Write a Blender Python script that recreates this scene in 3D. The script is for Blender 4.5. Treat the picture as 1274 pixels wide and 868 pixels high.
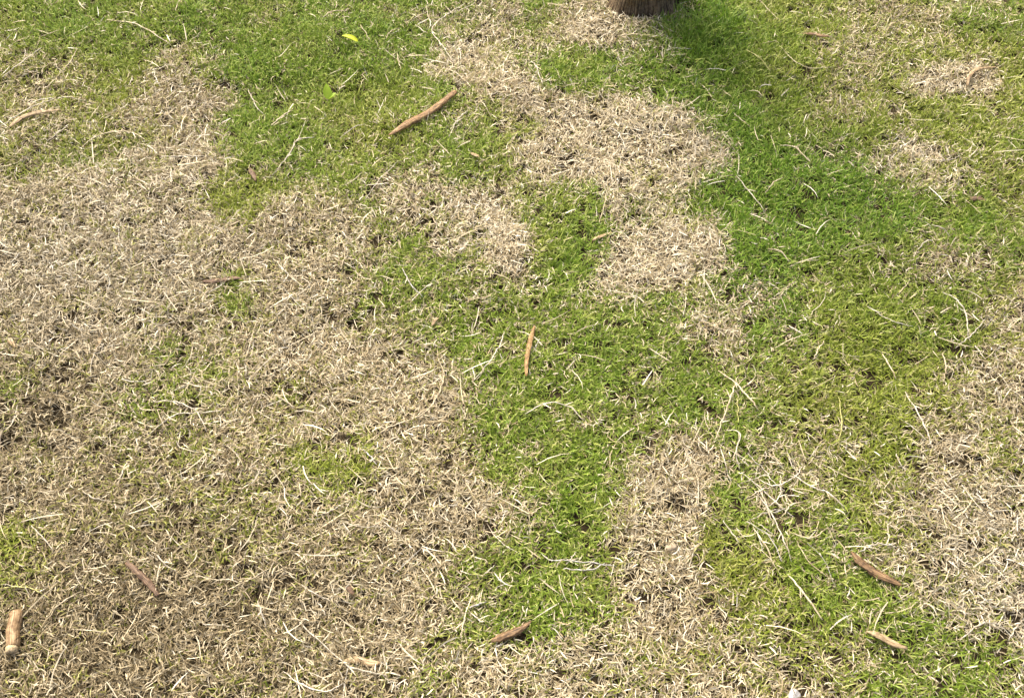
import bpy, math, random
import numpy as np

# ------------------------------------------------------------------ camera, sky, sun, exposure
scene = bpy.context.scene
for o in list(bpy.data.objects):
    bpy.data.objects.remove(o, do_unlink=True)
col = scene.collection
R = math.radians
CAM_H, PITCH, TANH = 1.5, R(55), 0.505          # eye height (m), tilt below the horizon, half width at 1 m
cam_d = bpy.data.cameras.new('camera'); cam = bpy.data.objects.new('camera', cam_d); col.objects.link(cam)
cam.location = (0, 0, CAM_H); cam.rotation_euler = (math.pi / 2 - PITCH, 0, 0)
cam_d.sensor_fit = 'HORIZONTAL'; cam_d.angle = 2 * math.atan(TANH)
cam_d.clip_start = 0.05; cam_d.clip_end = 1000
scene.camera = cam

SUN_EL, SUN_AZ = R(54), math.atan2(0.85, -0.53)  # direction towards the sun: behind the tree and to its left, veiled by thin cloud
sun_dir = (math.cos(SUN_EL) * math.cos(SUN_AZ), math.cos(SUN_EL) * math.sin(SUN_AZ), math.sin(SUN_EL))
world = bpy.data.worlds.new('World'); scene.world = world; world.use_nodes = True
wn = world.node_tree
bg = wn.nodes['Background']
sky = wn.nodes.new('ShaderNodeTexSky'); sky.sky_type = 'NISHITA'; sky.sun_disc = False
sky.sun_elevation = SUN_EL
sky.sun_rotation = math.atan2(sun_dir[0], sun_dir[1])
sky.air_density = 0.6; sky.dust_density = 8.0; sky.ozone_density = 0.3
wn.links.new(sky.outputs[0], bg.inputs[0]); bg.inputs[1].default_value = 0.15
sun_d = bpy.data.lights.new('sun', 'SUN'); sun = bpy.data.objects.new('sun', sun_d); col.objects.link(sun)
sun_d.energy = 1.15; sun_d.angle = R(30); sun_d.color = (1.0, 0.95, 0.83)
from mathutils import Vector
sun.rotation_euler = Vector(sun_dir).to_track_quat('Z', 'Y').to_euler()
sun.location = (-3, 2, 5)
vs = scene.view_settings
vs.view_transform = 'Standard'; vs.look = 'None'; vs.gamma = 1.0; vs.exposure = 1.28; vs.use_curve_mapping = False

# ------------------------------------------------------------------ helpers
rng = np.random.default_rng(7)
rnd = random.Random(11)

def tag(o, label=None, cat=None, group=None, kind=None):
    if label: o['label'] = label
    if cat: o['category'] = cat
    if group: o['group'] = group
    if kind: o['kind'] = kind
    return o

def mesh_obj(name, verts, faces, mat, parent=None, smooth=True, link=True, attrs=None):
    me = bpy.data.meshes.new(name)
    me.from_pydata([tuple(v) for v in verts], [], [tuple(f) for f in faces]); me.update()
    if mat: me.materials.append(mat)
    if smooth: me.polygons.foreach_set('use_smooth', [True] * len(me.polygons))
    for k, a in (attrs or {}).items():
        at = me.attributes.new(k, 'FLOAT', 'POINT'); at.data.foreach_set('value', np.asarray(a, dtype=np.float32))
    o = bpy.data.objects.new(name, me)
    if link: col.objects.link(o)
    if parent: o.parent = parent
    return o

def empty(name, loc, rz=0.0):
    o = bpy.data.objects.new(name, None); col.objects.link(o)
    o.location = loc; o.rotation_euler = (0, 0, rz); o.empty_display_size = 0.02
    return o

_T = rng.random((256, 256))
def vnoise(x, y, s, seed=0):
    """smooth value noise in 0..1, feature size s metres"""
    x = np.asarray(x, float) / s + seed * 17.31 + 91; y = np.asarray(y, float) / s + seed * 9.77 + 53
    xi = np.floor(x).astype(int); yi = np.floor(y).astype(int); fx = x - xi; fy = y - yi
    fx = fx * fx * (3 - 2 * fx); fy = fy * fy * (3 - 2 * fy)
    g = lambda a, b: _T[a & 255, b & 255]
    return (g(xi, yi) * (1 - fx) * (1 - fy) + g(xi + 1, yi) * fx * (1 - fy)
            + g(xi, yi + 1) * (1 - fx) * fy + g(xi + 1, yi + 1) * fx * fy)
def fbm(x, y, s, seed=0, oct=3):
    v = 0; a = 1; t = 0
    for k in range(oct):
        v = v + a * vnoise(x, y, s / 2 ** k, seed + 3 * k); t += a; a *= 0.5
    return v / t
def sstep(a, b, v):
    t = np.clip((v - a) / (b - a), 0, 1); return t * t * (3 - 2 * t)

FW = np.array([0, math.cos(PITCH), -math.sin(PITCH)]); UP = np.array([0, math.sin(PITCH), math.cos(PITCH)])
def at(px, py, h=0.0):
    """photo pixel -> point of the lawn's plane raised by h"""
    u = (px - 637) / 637 * TANH; v = (434 - py) / 637 * TANH
    d = np.array([u, 0, 0]) + UP * v + FW
    t = (h - CAM_H) / d[2]
    return np.array([d[0] * t, d[1] * t, h])

TREE = at(797, 9)
HOLES = [(at(78, 524), .022), (at(8, 552), .028), (at(846, 628), .024), (at(62, 560), .012), (at(985, 835), .016), (at(440, 404), .02), (at(1003, 775), .012)]
def ground_z(x, y):
    x = np.asarray(x, float); y = np.asarray(y, float)
    near = np.exp(-((x / 4.0) ** 4 + ((y - 1.3) / 4.0) ** 4))
    z = ((fbm(x, y, .32, 1) - .5) * .034 + (vnoise(x, y, .09, 5) - .5) * .012) * near
    d = np.hypot(x - TREE[0], y - TREE[1])
    z = z + .03 * np.exp(-(d / .2) ** 2)
    for (c, r) in HOLES:
        z = z - .02 * np.exp(-((x - c[0]) ** 2 + (y - c[1]) ** 2) / (r * r))
    return z
def gz(x, y): return float(ground_z(x, y))

# ------------------------------------------------------------------ where the lawn is dead: outlines of the patches on the ground
def poly(*pts): return np.array([at(*p)[:2] for p in pts])
def ell(cx, cy, rx, ry, n=14): return poly(*[(cx + rx * math.cos(2 * math.pi * k / n), cy + ry * math.sin(2 * math.pi * k / n)) for k in range(n)])
# (outline, dead share, edge softness in m)
PATCH = [
    (poly((-700, 240), (0, 212), (60, 205), (110, 200), (170, 190), (160, 150), (172, 112), (210, 92), (260, 95), (300, 110), (296, 150),
          (272, 190), (285, 235), (330, 232), (400, 225), (450, 235), (470, 270), (480, 310), (475, 370), (480, 420), (540, 440), (585, 468),
          (592, 510), (610, 560), (650, 600), (648, 640), (625, 690), (585, 720), (560, 770), (545, 868), (540, 1300), (-700, 1300)), .87, .05),
    (poly((-200, 430), (120, 425), (300, 440), (420, 560), (330, 640), (120, 640), (-200, 660)), .80, .09), (ell(240, 330, 40, 90), .86, .08),
    (poly((300, 105), (278, 190), (256, 248), (300, 270), (338, 238), (345, 120)), .12, .04),
    (poly((0, 60), (60, 60), (95, 110), (160, 160), (165, 195), (90, 205), (0, 208), (-200, 220), (-200, 60)), .45, .06),
    (ell(35, 115, 30, 22), .65, .04), (ell(85, 88, 26, 18), .6, .03),
    (ell(120, 195, 26, 14), .28, .03),
    (ell(297, 382, 27, 30), .22, .03), (ell(222, 480, 60, 45), .44, .06), (ell(375, 482, 30, 22), .35, .03), (ell(236, 570, 18, 20), .3, .03),
    (ell(410, 595, 95, 58), .42, .07), (ell(395, 580, 26, 22), .22, .03), (ell(445, 592, 22, 22), .22, .03), (ell(402, 722, 26, 26), .5, .04),
    (ell(345, 620, 40, 20), .6, .04), (ell(300, 570, 40, 30), .75, .05),
    (ell(5, 705, 55, 52), .15, .04), (ell(30, 470, 30, 24), .7, .04), (ell(240, 530, 30, 26), .6, .03),
    (poly((470, 245), (540, 240), (560, 300), (600, 350), (680, 360), (680, 420), (600, 470), (540, 430), (480, 400), (468, 330)), .38, .05),
    (ell(497, 358, 26, 34), .1, .03), (ell(470, 275, 30, 30), .5, .04),
    (poly((470, 215), (530, 205), (560, 240), (570, 300), (520, 290), (480, 250)), .76, .04),
    (poly((548, 245), (600, 238), (655, 248), (684, 290), (682, 340), (650, 362), (610, 352), (585, 330), (560, 300)), .95, .035),
    (poly((560, 45), (590, 20), (640, 12), (665, 50), (645, 95), (640, 130), (590, 140), (572, 100), (520, 90), (520, 70)), .8, .05),
    (poly((560, 95), (640, 95), (700, 128), (780, 138), (855, 155), (898, 192), (888, 226), (860, 250), (800, 262), (745, 254), (690, 238), (640, 215),
          (648, 165), (600, 145)), .95, .04),
    (poly((755, 262), (860, 255), (898, 290), (905, 330), (890, 362), (840, 380), (780, 376), (746, 355), (736, 318), (748, 280)), .96, .035),
    (poly((865, 365), (930, 360), (955, 400), (950, 445), (900, 455), (868, 420)), .74, .05),
    (poly((660, 60), (690, 40), (728, 2), (735, -40), (770, -40), (830, 20), (845, 45), (800, 62), (740, 70)), .93, .035),
    (ell(1182, 104, 64, 31), .97, .022), (ell(1065, 75, 42, 45), .6, .06), (ell(1150, 203, 50, 28), .82, .04), (ell(1182, 328, 52, 24), .68, .05),
    (ell(1120, 30, 60, 30), .45, .05), (ell(1235, 15, 40, 20), .5, .05), (ell(1030, 180, 30, 40), .32, .05), (ell(1100, 8, 80, 14), .6, .04),
    (poly((1700, 330), (1274, 355), (1228, 392), (1238, 430), (1200, 462), (1150, 520), (1120, 565), (1140, 610), (1118, 640), (1128, 680), (1078, 702),
          (1110, 752), (1180, 790), (1230, 822), (1290, 900), (1700, 1000)), .86, .05),
    (ell(1190, 500, 40, 30), .55, .05), (ell(1260, 570, 30, 40), .5, .05), (ell(1265, 680, 24, 30), .5, .04), (ell(1155, 690, 30, 30), .68, .04),
    (poly((782, 548), (862, 535), (890, 580), (896, 640), (890, 690), (915, 740), (905, 800), (960, 812), (1020, 790), (1060, 830), (1060, 1200), (540, 1200),
          (545, 868), (590, 812), (660, 812), (745, 805), (765, 740), (778, 690), (782, 630), (770, 580)), .97, .035), (ell(150, 800, 210, 85), .93, .08), (ell(540, 620, 80, 60), .95, .05), (ell(480, 740, 80, 70), .93, .06),
    (ell(660, 850, 80, 30), .72, .05), (ell(780, 845, 40, 26), .5, .04), (ell(920, 850, 60, 40), .6, .05), (ell(690, 790, 60, 22), .25, .03),
    (poly((915, 545), (1000, 530), (1062, 580), (1070, 660), (1010, 705), (950, 690), (925, 620)), .56, .06),
    (ell(1020, 790, 40, 30), .6, .04), (ell(1010, 840, 40, 26), .7, .04), (ell(1110, 760, 60, 26), .22, .04), (ell(1150, 840, 80, 30), .42, .05),
    (ell(1260, 840, 30, 20), .25, .04), (ell(1020, 560, 60, 26), .45, .04), (ell(940, 480, 50, 30), .42, .05),
    (poly((682, 238), (738, 234), (746, 300), (735, 345), (690, 362), (677, 300)), .07, .02), (poly((884, 580), (920, 590), (950, 700), (1010, 760), (960, 790), (915, 740), (890, 680)), .10, .03), (ell(690, 700, 60, 50), .12, .04), (ell(700, 600, 60, 50), .15, .04), (ell(1210, 160, 60, 22), .12, .04), (ell(1255, 55, 40, 35), .10, .04), (ell(970, 30, 40, 40), .10, .04),
    (ell(800, 440, 60, 26), .20, .04), (poly((905, 60), (960, 90), (1000, 160), (1060, 260), (1110, 330), (1130, 420), (1090, 450), (1000, 400), (930, 330), (900, 200)), .06, .06), (ell(80, 25, 90, 26), .08, .05), (ell(400, 70, 110, 55), .10, .06), (ell(700, 95, 50, 18), .10, .03), (ell(1100, 520, 40, 50), .14, .05), (ell(745, 520, 70, 20), .32, .04), (ell(560, 130, 30, 16), .3, .03),
]
def poly_sd(P, x, y):
    """signed distance in metres, negative inside"""
    d2 = np.full(x.shape, 1e9); inside = np.zeros(x.shape, bool)
    n = len(P)
    for i in range(n):
        ax, ay = P[i]; bx, by = P[(i + 1) % n]; ex, ey = bx - ax, by - ay
        t = np.clip(((x - ax) * ex + (y - ay) * ey) / (ex * ex + ey * ey + 1e-12), 0, 1)
        d2 = np.minimum(d2, (x - ax - t * ex) ** 2 + (y - ay - t * ey) ** 2)
        c = ((ay > y) != (by > y)) & (x < ex * (y - ay) / (ey + 1e-12) + ax)
        inside ^= c
    d = np.sqrt(d2); return np.where(inside, -d, d)
FRAME = poly((-20, -20), (1294, -20), (1294, 888), (-20, 888))
def dead_share(x, y):
    x = np.asarray(x, float); y = np.asarray(y, float)
    wx = x + (fbm(x, y, .11, 21) - .5) * .13; wy = y + (fbm(x, y, .11, 33) - .5) * .13
    out = sstep(0.0, .25, poly_sd(FRAME, x, y))
    v = .15 + .22 * sstep(.42, .75, fbm(x, y, .16, 41))
    v = v + out * .8 * sstep(.50, .62, fbm(x, y, .5, 47)) * (1 - v)
    for (P, s, soft) in PATCH:
        sd = poly_sd(P, wx, wy)
        c = 1 - sstep(-soft * 1.45, soft * 1.3, sd)
        v = v * (1 - c) + s * c
    v = v + ((vnoise(x, y, .05, 52) - .5) * .34 + (vnoise(x, y, .02, 57) - .5) * .22 + (fbm(x, y, .15, 58) - .5) * .25) * (.45 + 2.2 * v * (1 - v))
    return np.clip(v, .03, .96)

# ------------------------------------------------------------------ materials
def new_mat(name):
    m = bpy.data.materials.new(name); m.use_nodes = True
    nt = m.node_tree; nt.nodes.clear()
    return m, nt, nt.nodes, nt.links
def node(nt, typ, **kw):
    n = nt.nodes.new(typ)
    for k, v in kw.items(): setattr(n, k, v)
    return n
def ramp(nt, stops, fac=None, interp='LINEAR'):
    n = nt.nodes.new('ShaderNodeValToRGB'); cr = n.color_ramp; cr.interpolation = interp
    while len(cr.elements) < len(stops): cr.elements.new(.5)
    for e, (p, c) in zip(cr.elements, stops): e.position = p; e.color = (*c, 1)
    if fac is not None: nt.links.new(fac, n.inputs[0])
    return n
def mixc(nt, f, a, b, blend='MIX'):
    n = nt.nodes.new('ShaderNodeMix'); n.data_type = 'RGBA'; n.blend_type = blend
    for i, v in ((0, f), (6, a), (7, b)):
        if hasattr(v, 'is_output'): nt.links.new(v, n.inputs[i])
        elif i == 0: n.inputs[0].default_value = v
        else: n.inputs[i].default_value = (*v, 1)
    return n.outputs[2]
def attr(nt, name, inst=False):
    n = nt.nodes.new('ShaderNodeAttribute'); n.attribute_name = name
    if inst: n.attribute_type = 'INSTANCER'
    return n.outputs['Fac']
def mth(nt, op, a, b=None, c=None):
    n = nt.nodes.new('ShaderNodeMath'); n.operation = op
    for i, v in enumerate((a, b, c)):
        if v is None: continue
        if hasattr(v, 'is_output'): nt.links.new(v, n.inputs[i])
        else: n.inputs[i].default_value = v
    return n.outputs[0]
def blade_out(nt, colr, rough=.55, trans=.28, spec=.35):
    p = nt.nodes.new('ShaderNodeBsdfPrincipled'); nt.links.new(colr, p.inputs['Base Color'])
    p.inputs['Roughness'].default_value = rough; p.inputs['Specular IOR Level'].default_value = spec
    t = nt.nodes.new('ShaderNodeBsdfTranslucent'); nt.links.new(colr, t.inputs[0])
    m = nt.nodes.new('ShaderNodeMixShader'); m.inputs[0].default_value = trans
    nt.links.new(p.outputs[0], m.inputs[1]); nt.links.new(t.outputs[0], m.inputs[2])
    o = nt.nodes.new('ShaderNodeOutputMaterial'); nt.links.new(m.outputs[0], o.inputs[0])

def both(nt, name): return mth(nt, 'ADD', attr(nt, name), attr(nt, name, True))
def make_green():
    m, nt, N, L = new_mat('green_blade')
    b = attr(nt, 'blade_rnd'); al = attr(nt, 'along'); tone = both(nt, 'tone'); wilt = both(nt, 'wilt'); ir = attr(nt, 'tuft_rnd', True)
    f = mth(nt, 'FRACT', mth(nt, 'ADD', b, mth(nt, 'MULTIPLY', ir, 3.7)))
    c1 = ramp(nt, [(0, (.150, .200, .013)), (.35, (.240, .300, .026)), (.7, (.340, .395, .060)), (.9, (.46, .48, .13)), (1, (.64, .60, .30))], f).outputs[0]
    c2 = ramp(nt, [(0, (.085, .180, .008)), (.4, (.145, .270, .014)), (.75, (.225, .360, .034)), (1, (.42, .49, .11))], f).outputs[0]
    c3 = ramp(nt, [(0, (.19, .21, .03)), (.4, (.32, .33, .07)), (.75, (.45, .43, .13)), (1, (.60, .54, .26))], f).outputs[0]      # yellowing blades
    c = mixc(nt, wilt, mixc(nt, tone, c1, c2), c3)
    sh = mth(nt, 'SUBTRACT', 1.0, mth(nt, 'MULTIPLY', al, 3.2)); shn = nt.nodes.new('ShaderNodeClamp'); L.new(sh, shn.inputs[0])
    c = mixc(nt, mth(nt, 'MULTIPLY', shn.outputs[0], .7), c, (.34, .30, .16))          # straw-coloured sheaths
    blade_out(nt, c, .5, .30, .4)
    return m
def make_dead(name='dead_blade', k=1.0):
    m, nt, N, L = new_mat(name)
    b = attr(nt, 'blade_rnd'); tone = both(nt, 'tone'); ir = attr(nt, 'tuft_rnd', True)
    f = mth(nt, 'FRACT', mth(nt, 'ADD', b, mth(nt, 'MULTIPLY', ir, 3.7)))
    sc = lambda st: [(p, tuple(v * k for v in c)) for p, c in st]
    c1 = ramp(nt, sc([(0, (.17, .125, .055)), (.2, (.38, .305, .165)), (.6, (.60, .515, .325)), (.88, (.75, .675, .48)), (1, (.83, .78, .62))]), f).outputs[0]
    c2 = ramp(nt, sc([(0, (.15, .12, .065)), (.25, (.34, .29, .18)), (.6, (.53, .47, .33)), (.88, (.70, .65, .50)), (1, (.80, .78, .67))]), f).outputs[0]
    c3 = ramp(nt, sc([(0, (.09, .07, .025)), (.25, (.21, .165, .085)), (.6, (.38, .31, .18)), (.88, (.58, .50, .32)), (1, (.73, .67, .48))]), f).outputs[0]   # browner, rotting thatch
    c = mixc(nt, both(nt, 'wilt'), mixc(nt, tone, c1, c2), c3)
    n = nt.nodes.new('ShaderNodeTexNoise'); n.inputs['Scale'].default_value = 260
    tc = nt.nodes.new('ShaderNodeTexCoord'); L.new(tc.outputs['Object'], n.inputs['Vector'])
    c = mixc(nt, .5, c, ramp(nt, [(.3, (.62, .58, .5)), (.6, (1, 1, 1))], n.outputs[0]).outputs[0], 'MULTIPLY')
    blade_out(nt, c, .6, .09, .3)
    return m
M_GREEN = make_green(); M_DEAD = make_dead(); M_STRAW = make_dead('straw_blade', .98)

def make_ground():
    m, nt, N, L = new_mat('lawn_soil')
    tc = node(nt, 'ShaderNodeTexCoord'); P = tc.outputs['Object']
    def noise(s, d=4, r=.55):
        n = nt.nodes.new('ShaderNodeTexNoise'); n.inputs['Scale'].default_value = s; n.inputs['Detail'].default_value = d
        n.inputs['Roughness'].default_value = r; L.new(P, n.inputs['Vector']); return n.outputs[0]
    soil = ramp(nt, [(.3, (.022, .016, .009)), (.55, (.052, .039, .021)), (.75, (.10, .077, .043))], noise(70, 6, .7)).outputs[0]
    grass = ramp(nt, [(.3, (.05, .10, .014)), (.6, (.11, .18, .03)), (.8, (.2, .22, .07))], noise(45, 6, .7)).outputs[0]
    straw = ramp(nt, [(.3, (.14, .105, .06)), (.55, (.30, .235, .14)), (.75, (.45, .37, .24))], noise(52, 6, .75)).outputs[0]
    far = mixc(nt, ramp(nt, [(.46, (0, 0, 0)), (.58, (1, 1, 1))], noise(1.7, 5, .6)).outputs[0], grass, straw)
    turf = attr(nt, 'turf')          # where blades are modelled, only soil and thatch lie below them
    c = mixc(nt, turf, far, soil)
    p = node(nt, 'ShaderNodeBsdfPrincipled'); L.new(c, p.inputs['Base Color']); p.inputs['Roughness'].default_value = .95
    p.inputs['Specular IOR Level'].default_value = .1
    bm = node(nt, 'ShaderNodeBump'); bm.inputs['Strength'].default_value = .8; bm.inputs['Distance'].default_value = .01
    L.new(noise(120, 6, .7), bm.inputs['Height']); L.new(bm.outputs[0], p.inputs['Normal'])
    o = node(nt, 'ShaderNodeOutputMaterial'); L.new(p.outputs[0], o.inputs[0])
    return m

def make_fibre(name, dark, mid, light, scale=1.0, rough=.6, bump=.5):
    """dry bark / stem: grain drawn out along the piece (attributes u along, v around, in metres)"""
    m, nt, N, L = new_mat(name)
    u = attr(nt, 'u'); v = attr(nt, 'v')
    cx = node(nt, 'ShaderNodeCombineXYZ')
    L.new(mth(nt, 'MULTIPLY', u, 60 * scale), cx.inputs[0]); L.new(mth(nt, 'MULTIPLY', v, 900 * scale), cx.inputs[1])
    oi = node(nt, 'ShaderNodeObjectInfo'); L.new(mth(nt, 'MULTIPLY', oi.outputs['Random'], 57.0), cx.inputs[2])
    n = node(nt, 'ShaderNodeTexNoise'); n.inputs['Scale'].default_value = 1.0; n.inputs['Detail'].default_value = 5; L.new(cx.outputs[0], n.inputs['Vector'])
    n2 = node(nt, 'ShaderNodeTexNoise'); n2.inputs['Scale'].default_value = 170; n2.inputs['Detail'].default_value = 4
    tc = node(nt, 'ShaderNodeTexCoord'); L.new(tc.outputs['Object'], n2.inputs['Vector'])
    c = ramp(nt, [(.35, dark), (.5, mid), (.66, light)], n.outputs[0]).outputs[0]
    c = mixc(nt, .55, c, ramp(nt, [(.40, (.30, .26, .22)), (.55, (1.08, 1.06, 1.0))], n2.outputs[0]).outputs[0], 'MULTIPLY')
    p = node(nt, 'ShaderNodeBsdfPrincipled'); L.new(c, p.inputs['Base Color']); p.inputs['Roughness'].default_value = rough
    p.inputs['Specular IOR Level'].default_value = .3
    b = node(nt, 'ShaderNodeBump'); b.inputs['Strength'].default_value = bump; b.inputs['Distance'].default_value = .001
    L.new(n.outputs[0], b.inputs['Height']); L.new(b.outputs[0], p.inputs['Normal'])
    o = node(nt, 'ShaderNodeOutputMaterial'); L.new(p.outputs[0], o.inputs[0])
    return m
M_BARK = {
    'cinnamon': make_fibre('bark_cinnamon', (.12, .07, .027), (.27, .165, .075), (.42, .285, .15)),
    'tan':      make_fibre('bark_tan', (.20, .14, .07), (.35, .255, .135), (.50, .39, .235)),
    'brown':    make_fibre('bark_brown', (.05, .03, .015), (.18, .11, .052), (.32, .215, .11)),
    'maroon':   make_fibre('bark_maroon', (.075, .046, .028), (.16, .10, .06), (.26, .18, .11)),
    'orange':   make_fibre('bark_orange', (.16, .09, .03), (.32, .195, .075), (.45, .31, .14)),
}
M_STEM = {
    'white':  make_fibre('stem_white', (.34, .30, .21), (.56, .51, .39), (.74, .70, .58), .8, .5, .3),
    'straw':  make_fibre('stem_straw', (.36, .29, .17), (.56, .48, .31), (.72, .65, .47), .8, .5, .3),
    'yellow': make_fibre('stem_yellow', (.30, .29, .09), (.47, .46, .16), (.60, .58, .28), .8, .5, .3),
    'grey':   make_fibre('stem_grey', (.30, .28, .24), (.50, .48, .42), (.66, .64, .58), .8, .5, .3),
}
M_TRUNK = make_fibre('tree_bark', (.045, .031, .017), (.13, .093, .052), (.23, .175, .105), .35, .95, 1.0)

# ------------------------------------------------------------------ ground
def axis(lo, hi, step, reach, grow=1.22):
    a = list(np.arange(lo, hi + 1e-6, step)); s = step; v = lo; left = []
    while v > -reach: s *= grow; v -= s; left.append(v)
    s = step; v = hi; right = []
    while v < reach: s *= grow; v += s; right.append(v)
    return np.array(left[::-1] + a + right)
GX0, GX1, GY0, GY1 = -2.7, 2.7, -.5, 4.0
ax_ = axis(GX0, GX1, .022, 260); ay_ = axis(GY0, GY1, .022, 260)
XX, YY = np.meshgrid(ax_, ay_); nx, ny = len(ax_), len(ay_)
ZZ = ground_z(XX, YY)
turf = (1 - sstep(1.6, 2.6, np.abs(XX))) * (1 - sstep(2.9, 3.9, YY)) * sstep(-.5, .0, YY)
gv = np.stack([XX, YY, ZZ], -1).reshape(-1, 3)
ii, jj = np.meshgrid(np.arange(nx - 1), np.arange(ny - 1)); i0 = (jj * nx + ii).ravel()
gf = np.stack([i0, i0 + 1, i0 + nx + 1, i0 + nx], -1)
g = mesh_obj('ground', gv.tolist(), gf.tolist(), make_ground(), attrs={'turf': turf.ravel()})
tag(g, 'dark crumbly soil showing between the grass tufts', 'ground', kind='structure')

# ------------------------------------------------------------------ turf: tufts of real blades, scattered
def blade(V, F, A, B, base, az, tilt, curl, length, width, roll, r, segs=3, twist=0.0):
    """one curved, tapering leaf blade"""
    p = np.array(base, float); n0 = len(V)
    step = length / segs
    for s in range(segs + 1):
        t = s / segs
        a = tilt + curl * t
        d = np.array([math.cos(az) * math.sin(a), math.sin(az) * math.sin(a), math.cos(a)])
        if s > 0: p = p + d * step
        ra = roll + twist * t
        side0 = np.array([-math.sin(az), math.cos(az), 0]); nrm = np.cross(d, side0)
        side = side0 * math.cos(ra) + nrm * math.sin(ra)
        w = width * (.72 + .28 * min(1, t * 3)) * (1 - t ** 2.2) * .5
        if s < segs:
            V.append(p - side * w); V.append(p + side * w); A += [t, t]; B += [r, r]
        else:
            V.append(p.copy()); A.append(1.0); B.append(r)
    for s in range(segs - 1):
        k = n0 + 2 * s; F.append((k, k + 1, k + 3, k + 2))
    k = n0 + 2 * (segs - 1); F.append((k, k + 1, k + 2))

def tuft_collection(name, count, builder, mat):
    c = bpy.data.collections.new(name)
    for k in range(count):
        V, F, A, B = [], [], [], []
        builder(V, F, A, B, random.Random(1000 + 37 * k + len(name)))
        o = mesh_obj(name + '_tuft', V, F, mat, link=False, attrs={'along': A, 'blade_rnd': B})
        c.objects.link(o)
    return c
def disc(q, r):
    a = q.random() * 2 * math.pi; d = r * math.sqrt(q.random()); return d * math.cos(a), d * math.sin(a)
def green_tuft(V, F, A, B, q):
    for k in range(7):                                   # shoots of three to four blades
        x, y = disc(q, .026); a0 = q.random() * 6.28; h = q.uniform(.8, 1.2)
        for j in range(q.choice((3, 3, 4))):
            az = a0 + j * 2.2 + q.uniform(-.5, .5)
            blade(V, F, A, B, (x, y, q.uniform(-.002, .006)), az, q.uniform(.15, .75), q.uniform(.2, 1.1), q.uniform(.015, .029) * h, q.uniform(.0017, .0026),
                  q.uniform(-.5, .5), q.random(), 4)
def dead_tuft(V, F, A, B, q):
    for k in range(20):
        x, y = disc(q, .027)
        flat = q.random() < .72
        blade(V, F, A, B, (x, y, q.uniform(.000, .011)), q.random() * 6.28, q.uniform(1.0, 1.5) if flat else q.uniform(.35, 1.0), q.uniform(-.5, .9),
              q.uniform(.012, .032), q.uniform(.0014, .0024), q.uniform(-1.2, 1.2), q.random(), 4, q.uniform(-1.2, 1.2))
C_GREEN = tuft_collection('green_grass', 14, green_tuft, M_GREEN)
C_DEAD = tuft_collection('dead_grass', 14, dead_tuft, M_DEAD)

def scatter_tree():
    """the modelled blades, joined with tufts set on a second cloud of points (the lawn further out)"""
    ng = bpy.data.node_groups.new('scatter', 'GeometryNodeTree')
    ng.interface.new_socket('Geometry', in_out='INPUT', socket_type='NodeSocketGeometry')
    s1 = ng.interface.new_socket('Tufts', in_out='INPUT', socket_type='NodeSocketCollection')
    s2 = ng.interface.new_socket('Points', in_out='INPUT', socket_type='NodeSocketObject')
    ng.interface.new_socket('Geometry', in_out='OUTPUT', socket_type='NodeSocketGeometry')
    N, L = ng.nodes, ng.links
    gi = N.new('NodeGroupInput'); go = N.new('NodeGroupOutput'); ci = N.new('GeometryNodeCollectionInfo')
    ci.inputs['Separate Children'].default_value = True; ci.inputs['Reset Children'].default_value = True
    L.new(gi.outputs[1], ci.inputs[0])
    oi = N.new('GeometryNodeObjectInfo'); L.new(gi.outputs[2], oi.inputs[0])
    iop = N.new('GeometryNodeInstanceOnPoints'); iop.inputs['Pick Instance'].default_value = True
    def na(name, typ):
        n = N.new('GeometryNodeInputNamedAttribute'); n.data_type = typ; n.inputs[0].default_value = name; return n.outputs[0]
    L.new(oi.outputs['Geometry'], iop.inputs['Points']); L.new(ci.outputs[0], iop.inputs['Instance'])
    L.new(na('variant', 'INT'), iop.inputs['Instance Index'])
    er = N.new('FunctionNodeEulerToRotation'); L.new(na('rot', 'FLOAT_VECTOR'), er.inputs[0]); L.new(er.outputs[0], iop.inputs['Rotation'])
    L.new(na('scl', 'FLOAT_VECTOR'), iop.inputs['Scale'])
    j = N.new('GeometryNodeJoinGeometry'); L.new(iop.outputs[0], j.inputs[0]); L.new(gi.outputs[0], j.inputs[0])
    L.new(j.outputs[0], go.inputs[0])
    return ng, s1.identifier, s2.identifier
NG, SOCK_C, SOCK_P = scatter_tree()
def put(me, n, typ, key, arr): a = me.attributes.new(n, typ, 'POINT'); a.data.foreach_set(key, np.ascontiguousarray(arr).ravel())
def scatter(o, pts, rot, scl, variant, floats, coll):
    me = bpy.data.meshes.new(o.name + '_points'); me.vertices.add(len(pts)); me.vertices.foreach_set('co', pts.astype(np.float32).ravel())
    put(me, 'rot', 'FLOAT_VECTOR', 'vector', rot.astype(np.float32)); put(me, 'scl', 'FLOAT_VECTOR', 'vector', scl.astype(np.float32))
    put(me, 'variant', 'INT', 'value', variant.astype(np.int32))
    for k, a in floats.items(): put(me, k, 'FLOAT', 'value', a.astype(np.float32))
    po = bpy.data.objects.new(o.name + '_points', me)
    md = o.modifiers.new('scatter', 'NODES'); md.node_group = NG; md[SOCK_C] = coll; md[SOCK_P] = po
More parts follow.
